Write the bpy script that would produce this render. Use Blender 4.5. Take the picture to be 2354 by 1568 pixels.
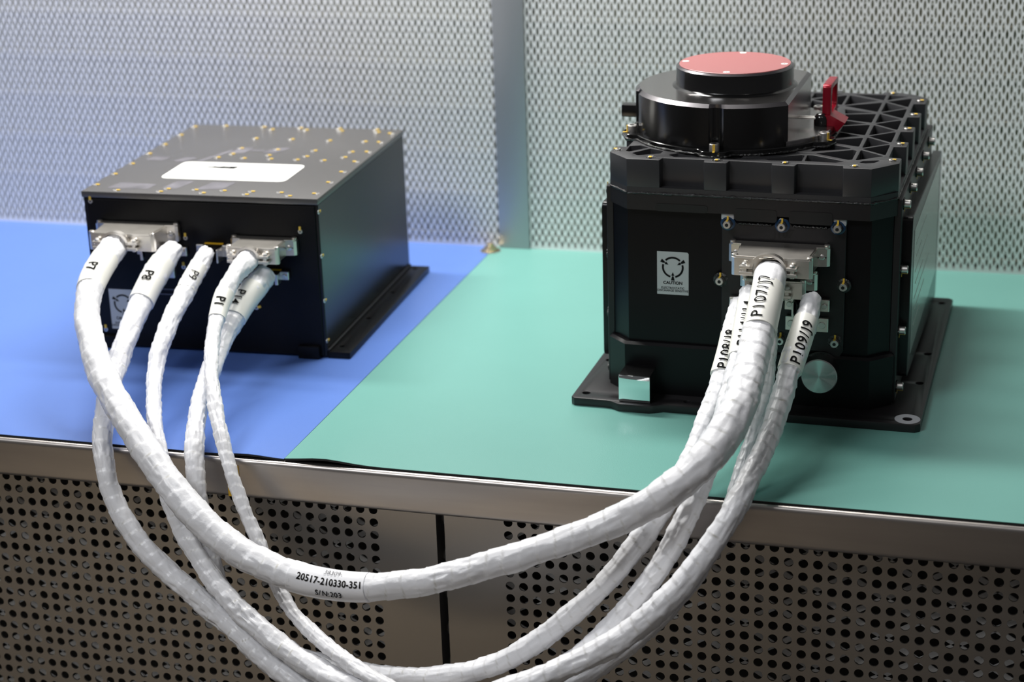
import bpy, bmesh, math, random
from mathutils import Vector, Matrix, noise

PI = math.pi
S = bpy.context.scene
for o in list(bpy.data.objects):
    bpy.data.objects.remove(o)
COL = S.collection

# ------------------------------------------------------------------ camera
cam = bpy.data.cameras.new('camera')
camo = bpy.data.objects.new('camera', cam)
COL.objects.link(camo)
R_ = Vector((0.9611, 0.2747, -0.0302)); F_ = Vector((-0.2687, 0.9035, -0.3338))
F_.normalize(); R_ = (R_ - F_ * R_.dot(F_)).normalized(); U_ = R_.cross(F_)
m = Matrix((R_, U_, -F_)).transposed().to_4x4()
m.translation = Vector((0.587, -1.3109, 0.6))
camo.matrix_world = m
cam.sensor_width = 36.0
cam.lens = 4343.6 / 2354 * 36
cam.clip_start = 0.05
cam.dof.use_dof = True
cam.dof.focus_distance = 1.52
cam.dof.aperture_fstop = 6.0
S.camera = camo

# ------------------------------------------------------------------ light
w = bpy.data.worlds.new('room'); S.world = w; w.use_nodes = True
bg = w.node_tree.nodes['Background']
bg.inputs[0].default_value = (0.82, 0.81, 0.84, 1); bg.inputs[1].default_value = 0.09

def area(name, loc, rot, sx, sy, power, col=(1, 1, 1)):
    l = bpy.data.lights.new(name, 'AREA'); l.shape = 'RECTANGLE'
    l.size = sx; l.size_y = sy; l.energy = power; l.color = col
    o = bpy.data.objects.new(name, l); COL.objects.link(o)
    o.location = loc; o.rotation_euler = rot
    return o
area('bench_light', (-0.22, 0.52, 1.02), (0, 0, 0), 1.1, 0.12, 23, (1, 0.985, 0.95))
area('ceiling_light_left', (-0.8, -1.5, 2.1), (math.radians(14), math.radians(-8), 0), 0.9, 0.6, 30, (0.95, 0.97, 1.0))
area('ceiling_light_right', (1.2, -1.5, 2.3), (math.radians(30), math.radians(20), 0), 1.2, 0.3, 3, (1.0, 0.97, 0.92))

fl_ = area('added_floor_fill', (-0.75, -2.05, 1.9), (0, 0, 0), 0.35, 0.35, 50, (1.0, 0.90, 0.72)); fl_.data.spread = math.radians(45)  # added unseen fill: brightens the floor patch mirrored in the bench steel
S.view_settings.view_transform = 'Standard'; S.view_settings.look = 'None'
S.view_settings.exposure = 0.12; S.view_settings.gamma = 1.0
S.view_settings.use_curve_mapping = False
S.cycles.max_bounces = 8; S.cycles.transparent_max_bounces = 16
S.cycles.use_denoising = True

# ------------------------------------------------------------------ materials
def mat(name, col, rough=0.5, metal=0.0, spec=0.5, coat=0.0, bump=None, aniso=0.0, var=None):
    """bump=(scale, strength, distance, (sx,sy,sz)); var=(scale, amount, (sx,sy,sz))"""
    M = bpy.data.materials.new(name); M.use_nodes = True
    N = M.node_tree.nodes; L = M.node_tree.links; p = N['Principled BSDF']
    p.inputs['Base Color'].default_value = (*col, 1); p.inputs['Roughness'].default_value = rough
    p.inputs['Metallic'].default_value = metal; p.inputs['Specular IOR Level'].default_value = spec
    p.inputs['Coat Weight'].default_value = coat
    p.inputs['Anisotropic'].default_value = aniso
    tc = N.new('ShaderNodeTexCoord')
    if bump:
        mp = N.new('ShaderNodeMapping'); mp.inputs['Scale'].default_value = bump[3]
        nt = N.new('ShaderNodeTexNoise'); nt.inputs['Scale'].default_value = bump[0]; nt.inputs['Detail'].default_value = 4
        b = N.new('ShaderNodeBump'); b.inputs['Strength'].default_value = bump[1]; b.inputs['Distance'].default_value = bump[2]
        L.new(tc.outputs['Object'], mp.inputs[0]); L.new(mp.outputs[0], nt.inputs['Vector'])
        L.new(nt.outputs[0], b.inputs['Height']); L.new(b.outputs[0], p.inputs['Normal'])
    if var:
        mp = N.new('ShaderNodeMapping'); mp.inputs['Scale'].default_value = var[2]
        nt = N.new('ShaderNodeTexNoise'); nt.inputs['Scale'].default_value = var[0]; nt.inputs['Detail'].default_value = 5
        rmp = N.new('ShaderNodeMapRange'); rmp.inputs[1].default_value = 0.3; rmp.inputs[2].default_value = 0.7
        rmp.inputs[3].default_value = 1 - var[1]; rmp.inputs[4].default_value = 1 + var[1]
        mx = N.new('ShaderNodeVectorMath'); mx.operation = 'SCALE'; mx.inputs[0].default_value = col
        L.new(tc.outputs['Object'], mp.inputs[0]); L.new(mp.outputs[0], nt.inputs['Vector'])
        L.new(nt.outputs[0], rmp.inputs[0]); L.new(rmp.outputs[0], mx.inputs['Scale'])
        L.new(mx.outputs[0], p.inputs['Base Color'])
    return M

MT = {
 'blue': mat('blue_rubber', (0.105, 0.20, 0.54), 0.34, spec=0.55, bump=(900, 0.25, 0.0004, (1, 1, 1)), var=(3, 0.06, (1, 1, 1))),
 'green': mat('green_rubber', (0.15, 0.36, 0.315), 0.34, spec=0.55, bump=(900, 0.25, 0.0004, (1, 1, 1)), var=(3, 0.06, (1, 1, 1))),
 'rubber': mat('black_rubber', (0.006, 0.006, 0.006), 0.6),
 'steel': mat('brushed_steel', (0.40, 0.37, 0.35), 0.38, 1.0, bump=(60, 0.05, 0.0004, (1, 1, 30)), var=(4, 0.10, (1, 1, 12))),
 'steel_dark': mat('satin_steel', (0.33, 0.31, 0.29), 0.42, 1.0, var=(2.5, 0.06, (1, 1, 1))),
 'lattice': mat('expanded_steel', (0.9, 0.89, 0.87), 0.5, 0.0),
 'strip': mat('grey_strip', (0.42, 0.42, 0.44), 0.42, 0.35, spec=0.5),
 'black': mat('black_anodised', (0.003, 0.0028, 0.0035), 0.36, spec=0.22),
 'black_gloss': mat('black_polished', (0.005, 0.005, 0.005), 0.16, spec=0.5, bump=(40, 0.04, 0.0004, (1, 1, 1))),
 'black_top': mat('black_lid_sheen_tint', (0.066, 0.062, 0.060), 0.34, spec=0.6, var=(6, 0.12, (1, 1, 1))),  # base colour raised to grey to carry the wall's reflection on the lid
 'black_side': mat('black_satin_side', (0.006, 0.006, 0.007), 0.27, spec=0.36, bump=(30, 0.03, 0.0004, (1, 1, 1))),
 'lidgrey': mat('dark_grey_casting', (0.025, 0.025, 0.0275), 0.42, spec=0.5),
 'caster': mat('black_casting', (0.009, 0.008, 0.009), 0.40, spec=0.5),
 'seal': mat('glossy_sealant', (0.004, 0.004, 0.004), 0.08, spec=0.8, bump=(500, 0.9, 0.002, (1, 1, 1))),
 'turned_black': mat('turned_black', (0.36, 0.345, 0.34), 0.20, 1.0, bump=(50, 0.02, 0.0004, (1, 1, 1))),
 'edge': mat('machined_edge', (0.20, 0.19, 0.20), 0.25, 1.0),
 'nickel': mat('nickel_plate', (0.80, 0.76, 0.70), 0.33, 1.0, bump=(60, 0.06, 0.0005, (1, 1, 1)), var=(90, 0.06, (1, 1, 1))),
 'silver': mat('steel_screw', (0.70, 0.68, 0.65), 0.38, 1.0),
 'socket': mat('dark_recess', (0.004, 0.004, 0.004), 0.5),
 'yellow': mat('yellow_paint', (0.72, 0.48, 0.06), 0.45),
 'kapton': mat('amber_tape', (0.75, 0.43, 0.02), 0.25, spec=0.6),
 'bluewash': mat('blue_sealant', (0.008, 0.035, 0.085), 0.22),
 'white_label': mat('white_label', (0.86, 0.86, 0.82), 0.45),
 'grey_label': mat('silver_label', (0.42, 0.44, 0.44), 0.4),
 'bag_label': mat('foil_label', (0.42, 0.46, 0.43), 0.22, 0.3),
 'ink': mat('black_ink', (0.010, 0.010, 0.010), 0.9, spec=0.05),
 'faint': mat('grey_ink', (0.50, 0.50, 0.47), 0.5),
 'fadedink': mat('faded_ink', (0.22, 0.22, 0.23), 0.9, spec=0.05),
 'residue': mat('adhesive_residue', (0.11, 0.105, 0.12), 0.6, var=(40, 0.35, (1, 1, 1))),
 'tape': mat('white_tape', (0.84, 0.84, 0.86), 0.38, spec=0.5, bump=(160, 0.25, 0.0012, (1, 1, 1))),
 'sleeve': mat('cream_sleeve', (0.83, 0.82, 0.76), 0.36, spec=0.5, bump=(70, 0.12, 0.001, (1, 1, 1))),
 'pink': mat('red_anodised_disc', (0.36, 0.115, 0.115), 0.36, spec=0.9),
 'red': mat('red_anodised', (0.30, 0.008, 0.022), 0.25, 0.35),
 'brass': mat('brass', (0.62, 0.48, 0.28), 0.25, 1.0),
 'disc': None, 'mirror': mat('polished_mirror', (0.86, 0.9, 0.9), 0.02, 1.0),
 'whitewash': mat('white_primer', (0.42, 0.43, 0.45), 0.5),
 'paper': mat('filter_media', (0.34, 0.335, 0.24), 0.8),
 'floor_tile': mat('floor_tile', (0.10, 0.09, 0.08), 0.4, var=(0.8, 0.25, (1, 1, 1))),
 'separator': mat('separator_strip', (0.34, 0.33, 0.26), 0.6),
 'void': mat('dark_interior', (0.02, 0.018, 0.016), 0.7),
}
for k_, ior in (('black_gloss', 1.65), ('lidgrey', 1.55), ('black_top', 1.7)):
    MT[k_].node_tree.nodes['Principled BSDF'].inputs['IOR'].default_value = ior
# turned steel disc: anisotropic radial sheen
M = mat('turned_disc', (0.62, 0.62, 0.61), 0.30, 1.0, aniso=1.0); MT['disc'] = M
N = M.node_tree.nodes; L = M.node_tree.links
tg = N.new('ShaderNodeTangent'); tg.direction_type = 'RADIAL'; tg.axis = 'Y'
L.new(tg.outputs[0], N['Principled BSDF'].inputs['Tangent'])

def mesh_sheet(name, col, ax, az, rx, rz, x0=0.0, z0=0.0, rough=0.45, metal=0.0):
    """perforated sheet: staggered lattice of elongated openings, cut by transparency"""
    M = bpy.data.materials.new(name); M.use_nodes = True
    N = M.node_tree.nodes; L = M.node_tree.links; p = N['Principled BSDF']
    p.inputs['Base Color'].default_value = (*col, 1); p.inputs['Roughness'].default_value = rough
    p.inputs['Metallic'].default_value = metal
    g = N.new('ShaderNodeNewGeometry'); sx = N.new('ShaderNodeSeparateXYZ'); L.new(g.outputs['Position'], sx.inputs[0])
    def mth(op, a, b=None, c=None):
        n = N.new('ShaderNodeMath'); n.operation = op
        for i, q in enumerate((a, b, c)):
            if q is None: continue
            if isinstance(q, (int, float)): n.inputs[i].default_value = q
            else: L.new(q, n.inputs[i])
        return n.outputs[0]
    def lat(ox, oz):
        fx = mth('DIVIDE', mth('SUBTRACT', sx.outputs[0], x0 + ox), ax)
        fz = mth('DIVIDE', mth('SUBTRACT', sx.outputs[2], z0 + oz), az)
        dx = mth('MULTIPLY', mth('SUBTRACT', mth('FRACT', fx), 0.5), ax / rx)
        dz = mth('MULTIPLY', mth('SUBTRACT', mth('FRACT', fz), 0.5), az / rz)
        return mth('ADD', mth('POWER', mth('ABSOLUTE', dx), 1.8), mth('POWER', mth('ABSOLUTE', dz), 1.8))
    a = mth('MINIMUM', lat(0, 0), lat(ax / 2, az / 2))
    solid = mth('GREATER_THAN', a, 1.0)
    edge = mth('LESS_THAN', sx.outputs[2], 0.0030)
    solid = mth('MAXIMUM', solid, edge)
    tr = N.new('ShaderNodeBsdfTransparent'); mx = N.new('ShaderNodeMixShader')
    L.new(solid, mx.inputs[0]); L.new(tr.outputs[0], mx.inputs[1]); L.new(p.outputs[0], mx.inputs[2])
    L.new(mx.outputs[0], N['Material Output'].inputs[0])
    return M

# ------------------------------------------------------------------ mesh helpers
def I(v): return v

class MB:
    def __init__(s): s.v = []; s.f = []
    def add(s, v, f):
        b = len(s.v); s.v += [tuple(q) for q in v]; s.f += [tuple(i + b for i in q) for q in f]; return s
    def box(s, x0, y0, z0, x1, y1, z1, bev=0.0, seg=2):
        bm = bmesh.new()
        bmesh.ops.create_cube(bm, size=1)
        for v in bm.verts:
            v.co = Vector(((x0 + x1) / 2 + v.co.x * (x1 - x0), (y0 + y1) / 2 + v.co.y * (y1 - y0), (z0 + z1) / 2 + v.co.z * (z1 - z0)))
        if bev: bmesh.ops.bevel(bm, geom=bm.edges[:], offset=bev, segments=seg, affect='EDGES', profile=0.6)
        s.bm(bm); bm.free(); return s
    def bm(s, bm, mtx=None):
        bm.verts.ensure_lookup_table(); bm.verts.index_update()
        vs = [(mtx @ v.co if mtx else v.co) for v in bm.verts]
        return s.add(vs, [[v.index for v in f.verts] for f in bm.faces])
    def lathe(s, c, prof, ax='z', n=32, a0=0, a1=2 * PI):
        """prof: list of (radius, height) about centre c along axis; closed at zero radii"""
        vs = []; fs = []
        full = abs(a1 - a0 - 2 * PI) < 1e-6
        k = n if full else n + 1
        for r, h in prof:
            for i in range(k):
                a = a0 + (a1 - a0) * i / n
                p, q = r * math.cos(a), r * math.sin(a)
                d = {'z': (p, q, h), 'y': (p, h, -q), 'x': (h, p, q)}[ax]
                vs.append((c[0] + d[0], c[1] + d[1], c[2] + d[2]))
        for j in range(len(prof) - 1):
            for i in range(n):
                i2 = (i + 1) % k
                fs.append((j * k + i, j * k + i2, (j + 1) * k + i2, (j + 1) * k + i))
        if full:
            fs.append(tuple(range(k - 1, -1, -1))); fs.append(tuple((len(prof) - 1) * k + i for i in range(k)))
        return s.add(vs, fs)
    def cyl(s, c, r, h, ax='z', n=24, bev=0.0):
        if bev: return s.lathe(c, [(r, 0), (r, h - bev), (r - bev, h)] if h > 0 else [(r, 0), (r, h + bev), (r - bev, h)], ax, n)
        return s.lathe(c, [(r, 0), (r, h)], ax, n)
    def prism(s, pts, z0, z1, top=0.0):
        """convex-ish polygon prism with optional chamfer at the top"""
        n = len(pts)
        cx = sum(p[0] for p in pts) / n; cy = sum(p[1] for p in pts) / n
        rings = [(pts, z0)]
        if top:
            rings.append((pts, z1 - top))
            q = []
            for i in range(n):
                a = Vector(pts[i - 1]); b = Vector(pts[i]); c = Vector(pts[(i + 1) % n])
                e1 = (b - a).normalized(); e2 = (c - b).normalized()
                n1 = Vector((-e1.y, e1.x)); n2 = Vector((-e2.y, e2.x)); k = n1 + n2
                k = k / max(0.4, k.dot(n1)) if k.length > 1e-6 else n1
                q.append(tuple(b + k * top))
            rings.append((q, z1))
        else: rings.append((pts, z1))
        vs = [(p[0], p[1], z) for r, z in rings for p in r]
        fs = []
        for j in range(len(rings) - 1):
            for i in range(n):
                k = (i + 1) % n
                fs.append((j * n + i, j * n + k, (j + 1) * n + k, (j + 1) * n + i))
        fs.append(tuple(range(n - 1, -1, -1))); fs.append(tuple((len(rings) - 1) * n + i for i in range(n)))
        return s.add(vs, fs)
    def tube(s, pts, r, n=12, cap=True):
        P = [Vector(p) for p in pts]; rr = r if isinstance(r, (list, tuple)) else [r] * len(P)
        fr = frames(P); vs = []; fs = []
        for p, (t, a, b), q in zip(P, fr, rr):
            for i in range(n):
                g = 2 * PI * i / n; vs.append(p + (a * math.cos(g) + b * math.sin(g)) * q)
        for j in range(len(P) - 1):
            for i in range(n):
                k = (i + 1) % n; fs.append((j * n + i, j * n + k, (j + 1) * n + k, (j + 1) * n + i))
        if cap: fs.append(tuple(range(n - 1, -1, -1))); fs.append(tuple((len(P) - 1) * n + i for i in range(n)))
        return s.add(vs, fs)
    def build(s, name, mt, parent=None, xf=None, smooth=35):
        me = bpy.data.meshes.new(name)
        me.from_pydata([tuple(xf(Vector(v))) if xf else v for v in s.v], [], s.f)
        me.update()
        return link_mesh(name, me, mt, parent, smooth)

def link_mesh(name, me, mt, parent=None, smooth=35):
    me.name = name
    me.materials.clear(); me.materials.append(MT[mt] if isinstance(mt, str) else mt)
    if smooth:
        bm = bmesh.new(); bm.from_mesh(me); bmesh.ops.recalc_face_normals(bm, faces=bm.faces[:]); bm.to_mesh(me); bm.free()
        for p in me.polygons: p.use_smooth = True
        me.set_sharp_from_angle(angle=math.radians(smooth))
    o = bpy.data.objects.new(name, me); COL.objects.link(o)
    if parent: o.parent = parent
    return o

def frames(P):
    out = []; n = len(P); up = None
    for i in range(n):
        t = (P[min(i + 1, n - 1)] - P[max(i - 1, 0)]).normalized()
        if up is None:
            up = Vector((0, 0, 1)) if abs(t.z) < 0.9 else Vector((1, 0, 0))
        a = (up - t * up.dot(t)).normalized(); b = t.cross(a); up = a
        out.append((t, a, b))
    return out

def thing(name, label, cat, loc=(0, 0, 0), rz=0.0, group=None):
    o = bpy.data.objects.new(name, None); o.empty_display_size = 0.02; COL.objects.link(o)
    o.location = loc; o.rotation_euler = (0, 0, rz); return tag(o, label, cat, group)
def tag(o, label, cat, group=None):
    o['label'] = label; o['category'] = cat
    if group: o['group'] = group
    return o
def struct(o): o['kind'] = 'structure'; return o
def plabel(o, t): o['label'] = t; return o

def copy_to(src, loc, parent, rot=None, kids=()):
    c = src.copy(); COL.objects.link(c); c.parent = parent; c.location = loc
    if rot: c.rotation_euler = rot
    for k in kids:
        d = k.copy(); COL.objects.link(d); d.parent = c
    return c

def plate(name, outer, holes, z0, z1, mt, parent, bev=0.0, xf=None):
    """flat plate with holes: filled 2D curve, extruded, chamfered"""
    cu = bpy.data.curves.new(name, 'CURVE'); cu.dimensions = '2D'; cu.fill_mode = 'BOTH'
    for poly in [outer] + list(holes):
        sp = cu.splines.new('POLY'); sp.points.add(len(poly) - 1)
        for p, q in zip(sp.points, poly): p.co = (q[0], q[1], 0, 1)
        sp.use_cyclic_u = True
    cu.extrude = (z1 - z0) / 2 - bev; cu.bevel_depth = bev; cu.bevel_resolution = 1; cu.offset = -bev
    o = bpy.data.objects.new(name, cu); COL.objects.link(o)
    bpy.context.view_layer.update()
    dg = bpy.context.evaluated_depsgraph_get()
    me = bpy.data.meshes.new_from_object(o.evaluated_get(dg))
    bpy.data.objects.remove(o)
    zc = (z0 + z1) / 2
    for v in me.vertices:
        c = Vector((v.co.x, v.co.y, v.co.z + zc)); v.co = xf(c) if xf else c
    bm = bmesh.new(); bm.from_mesh(me); bmesh.ops.remove_doubles(bm, verts=bm.verts[:], dist=1e-6); bm.to_mesh(me); bm.free()
    return link_mesh(name, me, mt, parent, 30)

def roundpoly(pts, r=0.0015, seg=4):
    out = []; n = len(pts)
    for i in range(n):
        a, b, c = Vector(pts[i - 1]), Vector(pts[i]), Vector(pts[(i + 1) % n])
        d1 = (a - b); d2 = (c - b)
        ang = d1.angle(d2) if d1.length and d2.length else PI
        if ang > 3.0: out.append(tuple(b)); continue
        k = min(r / math.tan(ang / 2), 0.42 * d1.length, 0.42 * d2.length)
        p = b + d1.normalized() * k; q = b + d2.normalized() * k
        for j in range(seg + 1):
            t = j / seg; out.append(tuple(p * (1 - t) ** 2 + b * 2 * t * (1 - t) + q * t * t))
    return out

def inset_tri(a, b, c, d):
    """triangle of rib nodes shrunk by half a rib"""
    P = [Vector(a), Vector(b), Vector(c)]
    if (P[1] - P[0]).cross(P[2] - P[0]) < 0: P = [P[0], P[2], P[1]]
    L_ = []
    for i in range(3):
        e = (P[(i + 1) % 3] - P[i]).normalized(); nrm = Vector((-e.y, e.x)); L_.append((P[i] + nrm * d, e))
    out = []
    for i in range(3):
        p, e = L_[i - 1]; q, f = L_[i]
        den = e.cross(f); t = (q - p).cross(f) / den; out.append(tuple(p + e * t))
    return out

def circle(cx, cy, r, n=24): return [(cx + r * math.cos(2 * PI * i / n), cy + r * math.sin(2 * PI * i / n)) for i in range(n)]

def text_mesh(txt, size, bold=False, spacing=1.0, shear=0.0):
    cu = bpy.data.curves.new('t', 'FONT'); cu.body = txt; cu.size = size; cu.align_x = 'CENTER'; cu.align_y = 'CENTER'
    cu.space_character = spacing; cu.shear = shear; cu.resolution_u = 3
    if bold: cu.offset = size * bold
    for i, ch in enumerate(txt):
        if ch == '/': cu.body_format[i].kerning = 16
    o = bpy.data.objects.new('t', cu); COL.objects.link(o); bpy.context.view_layer.update()
    me = bpy.data.meshes.new_from_object(o.evaluated_get(bpy.context.evaluated_depsgraph_get()))
    bpy.data.objects.remove(o)
    return me

def text_flat(txt, size, fn, mt, parent, name='lettering', bold=0, spacing=1.0, shear=0.0):
    """fn maps text-plane (x, y) to a point"""
    me = text_mesh(txt, size, bold, spacing, shear)
    for v in me.vertices: v.co = fn(v.co.x, v.co.y)
    return link_mesh(name, me, mt, parent, 0)

# ================================================================== setting
WY = 0.6105
front_sheet = mesh_sheet('light_grey_mesh', (0.93, 0.93, 0.93), 0.00735, 0.0138, 0.00145, 0.0052, 0.4331 - 0.003675, 0.2747 - 0.0069)
back_sheet = mesh_sheet('rear_grey_mesh', (0.86, 0.86, 0.83), 0.01108, 0.0138, 0.0034, 0.0060, 0.4331 - 0.0038, 0.2747 - 0.0069)
for i, (a, b) in enumerate([(-0.95, 0.0055), (0.0405, 1.1)]):
    struct(link_mesh('wall_back', MB().add([(a, WY, 0), (b, WY, 0), (b, WY, 0.75), (a, WY, 0.75)], [(0, 1, 2, 3)]).build('t', 'paper').data, front_sheet, None, 0))
    struct(link_mesh('wall_back', MB().add([(a, WY + .009, 0), (b, WY + .009, 0), (b, WY + .009, 0.75), (a, WY + .009, 0.75)], [(0, 1, 2, 3)]).build('t', 'paper').data, back_sheet, None, 0))
for o in [o for o in bpy.data.objects if o.name.split('.')[0] == 't']: bpy.data.objects.remove(o)
struct(MB().box(-0.95, WY + .022, -0.002, 1.1, WY + .03, 0.76).build('wall_back', 'paper'))
for k in range(15): struct(MB().box(-0.95, WY + .012, .006 + k * .0483, 1.1, WY + .0215, .011 + k * .0483).build('wall_back', 'separator'))
struct(MB().box(0.0052, WY - .003, 0.0, 0.0400, WY + .021, 0.75, .0008).build('trim_1', 'strip'))

struct(MB().add([(-4, -5, -0.92), (4, -5, -0.92), (4, 0.7, -0.92), (-4, 0.7, -0.92)], [(0, 1, 2, 3)]).build('floor', 'floor_tile', None, None, 0))

# ================================================================== bench and mats
bench = thing('workbench', 'brushed stainless steel bench top with a rolled front edge under both mats', 'workbench', (0.1, 0.3, -0.002))
MB().box(-1.1, -0.3045, -0.0345, 1.1, 0.34, 0.0, .0045, 5).build('worktop', 'steel', bench)

def make_mat(name, x0, x1, lift, mt, label):
    nx, ny = 90, 40; vs = []; fs = []
    def zf(x, y): return lift(x) * math.exp(-max(y, 0) / 0.05)
    def layer(za, zb):
        m = MB()
        for z in (zb, za):
            for j in range(ny + 1):
                for i in range(nx + 1):
                    t = i / nx
                    x = x0 + (x1 - x0) * (t if x0 > -0.5 and False else t)
                    y = (WY + .004) * (j / ny) ** 1.8
                    m.v.append((x, y, z + zf(x, y)))
        k = (nx + 1) * (ny + 1)
        for j in range(ny):
            for i in range(nx):
                a = j * (nx + 1) + i
                m.f.append((a, a + 1, a + nx + 2, a + nx + 1)); m.f.append((k + a, k + a + nx + 1, k + a + nx + 2, k + a + 1))
        for i in range(nx):
            m.f.append((i, k + i, k + i + 1, i + 1))
        for j in range(ny):
            a = j * (nx + 1); m.f.append((a, a + nx + 1, k + a + nx + 1, k + a))
            a += nx; m.f.append((a, k + a, k + a + nx + 1, a + nx + 1))
        return m
    o = tag(layer(-0.0004, 0.0).build(name, mt), label, 'mat', 'rubber mats on the bench top')
    layer(-0.0020, -0.00042).build('backing', 'rubber', o)
    return o
make_mat('work_mat', -0.95, -0.0003, lambda x: 0.0018 * math.exp(-((x + .032) / .02) ** 2), 'blue',
         'blue rubber bench mat lying left of the diagonal seam')
make_mat('work_mat', 0.0003, 1.1, lambda x: 0.0033 * math.exp(-((x - .034) / .026) ** 2), 'green',
         'green rubber bench mat lying right of the diagonal seam')

def perforated(x0, x1, ztop, hx, nx, hz, nz, p, r, y0, t):
    m = MB(); K = 16
    sq = []
    for i in range(K):
        a = 2 * PI * i / K; c, s_ = math.cos(a), math.sin(a); k = (p / 2) / max(abs(c), abs(s_)); sq.append((c * k, s_ * k))
    for ix in range(nx):
        for iz in range(nz):
            cx, cz = hx + ix * p, hz - iz * p; b = len(m.v)
            for q in sq: m.v.append((cx + q[0], y0, cz + q[1]))
            for i in range(K):
                a = 2 * PI * i / K; m.v.append((cx + r * math.cos(a), y0, cz + r * math.sin(a)))
            for i in range(K):
                a = 2 * PI * i / K; m.v.append((cx + r * math.cos(a), y0 + t, cz + r * math.sin(a)))
            for i in range(K):
                j = (i + 1) % K
                m.f.append((b + i, b + j, b + K + j, b + K + i)); m.f.append((b + K + i, b + K + j, b + 2 * K + j, b + 2 * K + i))
    xa, xb = hx - p / 2, hx + (nx - .5) * p; za, zb = hz + p / 2, hz - (nz - .5) * p
    for q in [(x0, xa, ztop, zb), (xb, x1, ztop, zb), (xa, xb, ztop, za), (x0, x1, zb, zb - .05)]:
        m.add([(q[0], y0, q[2]), (q[1], y0, q[2]), (q[1], y0, q[3]), (q[0], y0, q[3])], [(0, 1, 2, 3)])
    for x in (x0, x1): m.add([(x, y0, ztop), (x, y0 + .02, ztop), (x, y0 + .02, zb - .05), (x, y0, zb - .05)], [(0, 1, 2, 3)])
    return m
def cabinet(x0, x1, hx, nx, label):
    c = thing('base_cabinet', label, 'cabinet', ((x0 + x1) / 2, 0.02, -0.40), 0.0, 'perforated cabinets under the bench'); ox = (x0 + x1) / 2
    sh = lambda v: v - Vector((ox, 0.02, -0.40))
    pn = perforated(x0, x1, -0.0375, hx, nx, -0.0482, 26, 0.01135, 0.0038, 0.02, 0.0014).build('perforated_panel', 'steel_dark', c, sh, 25)
    zs = -0.042; W = 0.0568; H = 0.0341; y = 0.040
    # build strands as clipped bars inside the cabinet width
    m = MB()
    def bar(p, q, hw):
        d = (q - p).normalized(); nn = Vector((d.z, 0, -d.x)) * hw; dy = Vector((0, 0.0012, 0))
        b = len(m.v)
        for o_ in (Vector((0, 0, 0)), dy):
            for s_ in (p - nn, p + nn, q + nn, q - nn): m.v.append(tuple(s_ + o_))
        m.f.append((b, b + 1, b + 2, b + 3))
        for i in range(4): m.f.append((b + i, b + (i + 1) % 4, b + 4 + (i + 1) % 4, b + 4 + i))
    nrow = 20
    for r_ in range(nrow):
        z1 = zs - r_ * H / 2; z2 = z1 - H / 2
        k = int(x0 / (W / 2)) - 1
        while k * W / 2 < x1 - .001:
            xa, xb = k * W / 2, (k + 1) * W / 2
            if xa > x0:
                if (k + r_) % 2 == 0: bar(Vector((xa, y, z1)), Vector((xb if xb < x1 else x1, y, z2)), .0022)
                else: bar(Vector((xa, y, z2)), Vector((xb if xb < x1 else x1, y, z1)), .0022)
            k += 1
    m.build('inner_lattice', 'lattice', c, sh, 25)
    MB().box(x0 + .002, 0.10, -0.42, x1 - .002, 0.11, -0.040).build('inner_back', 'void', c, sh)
    return c
cabinet(-0.62, 0.1213, 0.0670 - 0.01135 * 50, 51, 'perforated steel cabinet front under the bench, left of the dark gap')
cabinet(0.1285, 0.95, 0.1829, 60, 'perforated steel cabinet front under the bench, right of the dark gap')

tp = MB().box(-0.0500, -0.0052, -0.0355, -0.0392, -0.00445, -0.0075)
tag(tp.build('tape_strip', 'kapton'), 'small amber tape strip stuck on the steel bench edge', 'tape')
st = thing('ground_snap', 'small round brass grounding snap at the back of the mat seam', 'snap', (-0.001, 0.594, 0.0))
MB().lathe((0, 0, 0), [(.0105, 0), (.0105, .0012), (.0075, .0026), (.0075, .0044), (.0045, .0056), (.0045, .0078), (.0036, .0088)], 'z', 28).build('stud', 'brass', st)
MB().lathe((0, 0, 0), [(.0116, 0), (.0116, .0008), (.0105, .0009)], 'z', 28).build('washer', 'silver', st)

# ================================================================== shared small parts
def screw_proto(name, r, h, sock, mark='side'):
    """socket head screw, axis +z, at the origin; sub-parts: socket, witness mark"""
    a = MB().lathe((0, 0, 0), [(r, 0), (r, h - r * .15), (r * .88, h)], 'z', 20).build(name, 'silver')
    b = MB().lathe((0, 0, h), [(sock, .00005), (sock, .00012)], 'z', 6).build('socket', 'socket', a)
    kids = [b]
    if mark:
        k = MB()
        if mark == 'side': k.box(r * .3, -r * .22, -.0001, r * 1.9, r * .22, .00035); k.box(r * .86, -r * .25, 0, r * 1.08, r * .25, h * .98)
        elif mark == 'flat': k.box(r * .55, -r * .5, h * .2, r * 2.2, r * .5, h + .0003, .0002, 1)
        kids.append(k.build('witness_mark', 'yellow', a))
    return a, kids
protos = []
def put(src, loc, parent, rot=(0, 0, 0)):
    return copy_to(src[0], loc, parent, rot, src[1])
SC_FLAT = screw_proto('screw', .0022, .0006, .0009, 'flat')
SC_LID = screw_proto('screw', .0026, .0010, .0013, None)
SC_LID[1].append(MB().box(-.0012, -.0036, .0004, .0012, -.0004, .0013, .0002, 1).build('witness_mark', 'yellow', SC_LID[0]))
SC_SIDE = screw_proto('screw', .0034, .0052, .0016, 'side')
SC_BIG = screw_proto('bolt', .0044, .0060, .0022, 'side')
SC_CONN = screw_proto('screw', .0019, .0008, .0007, None)

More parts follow.
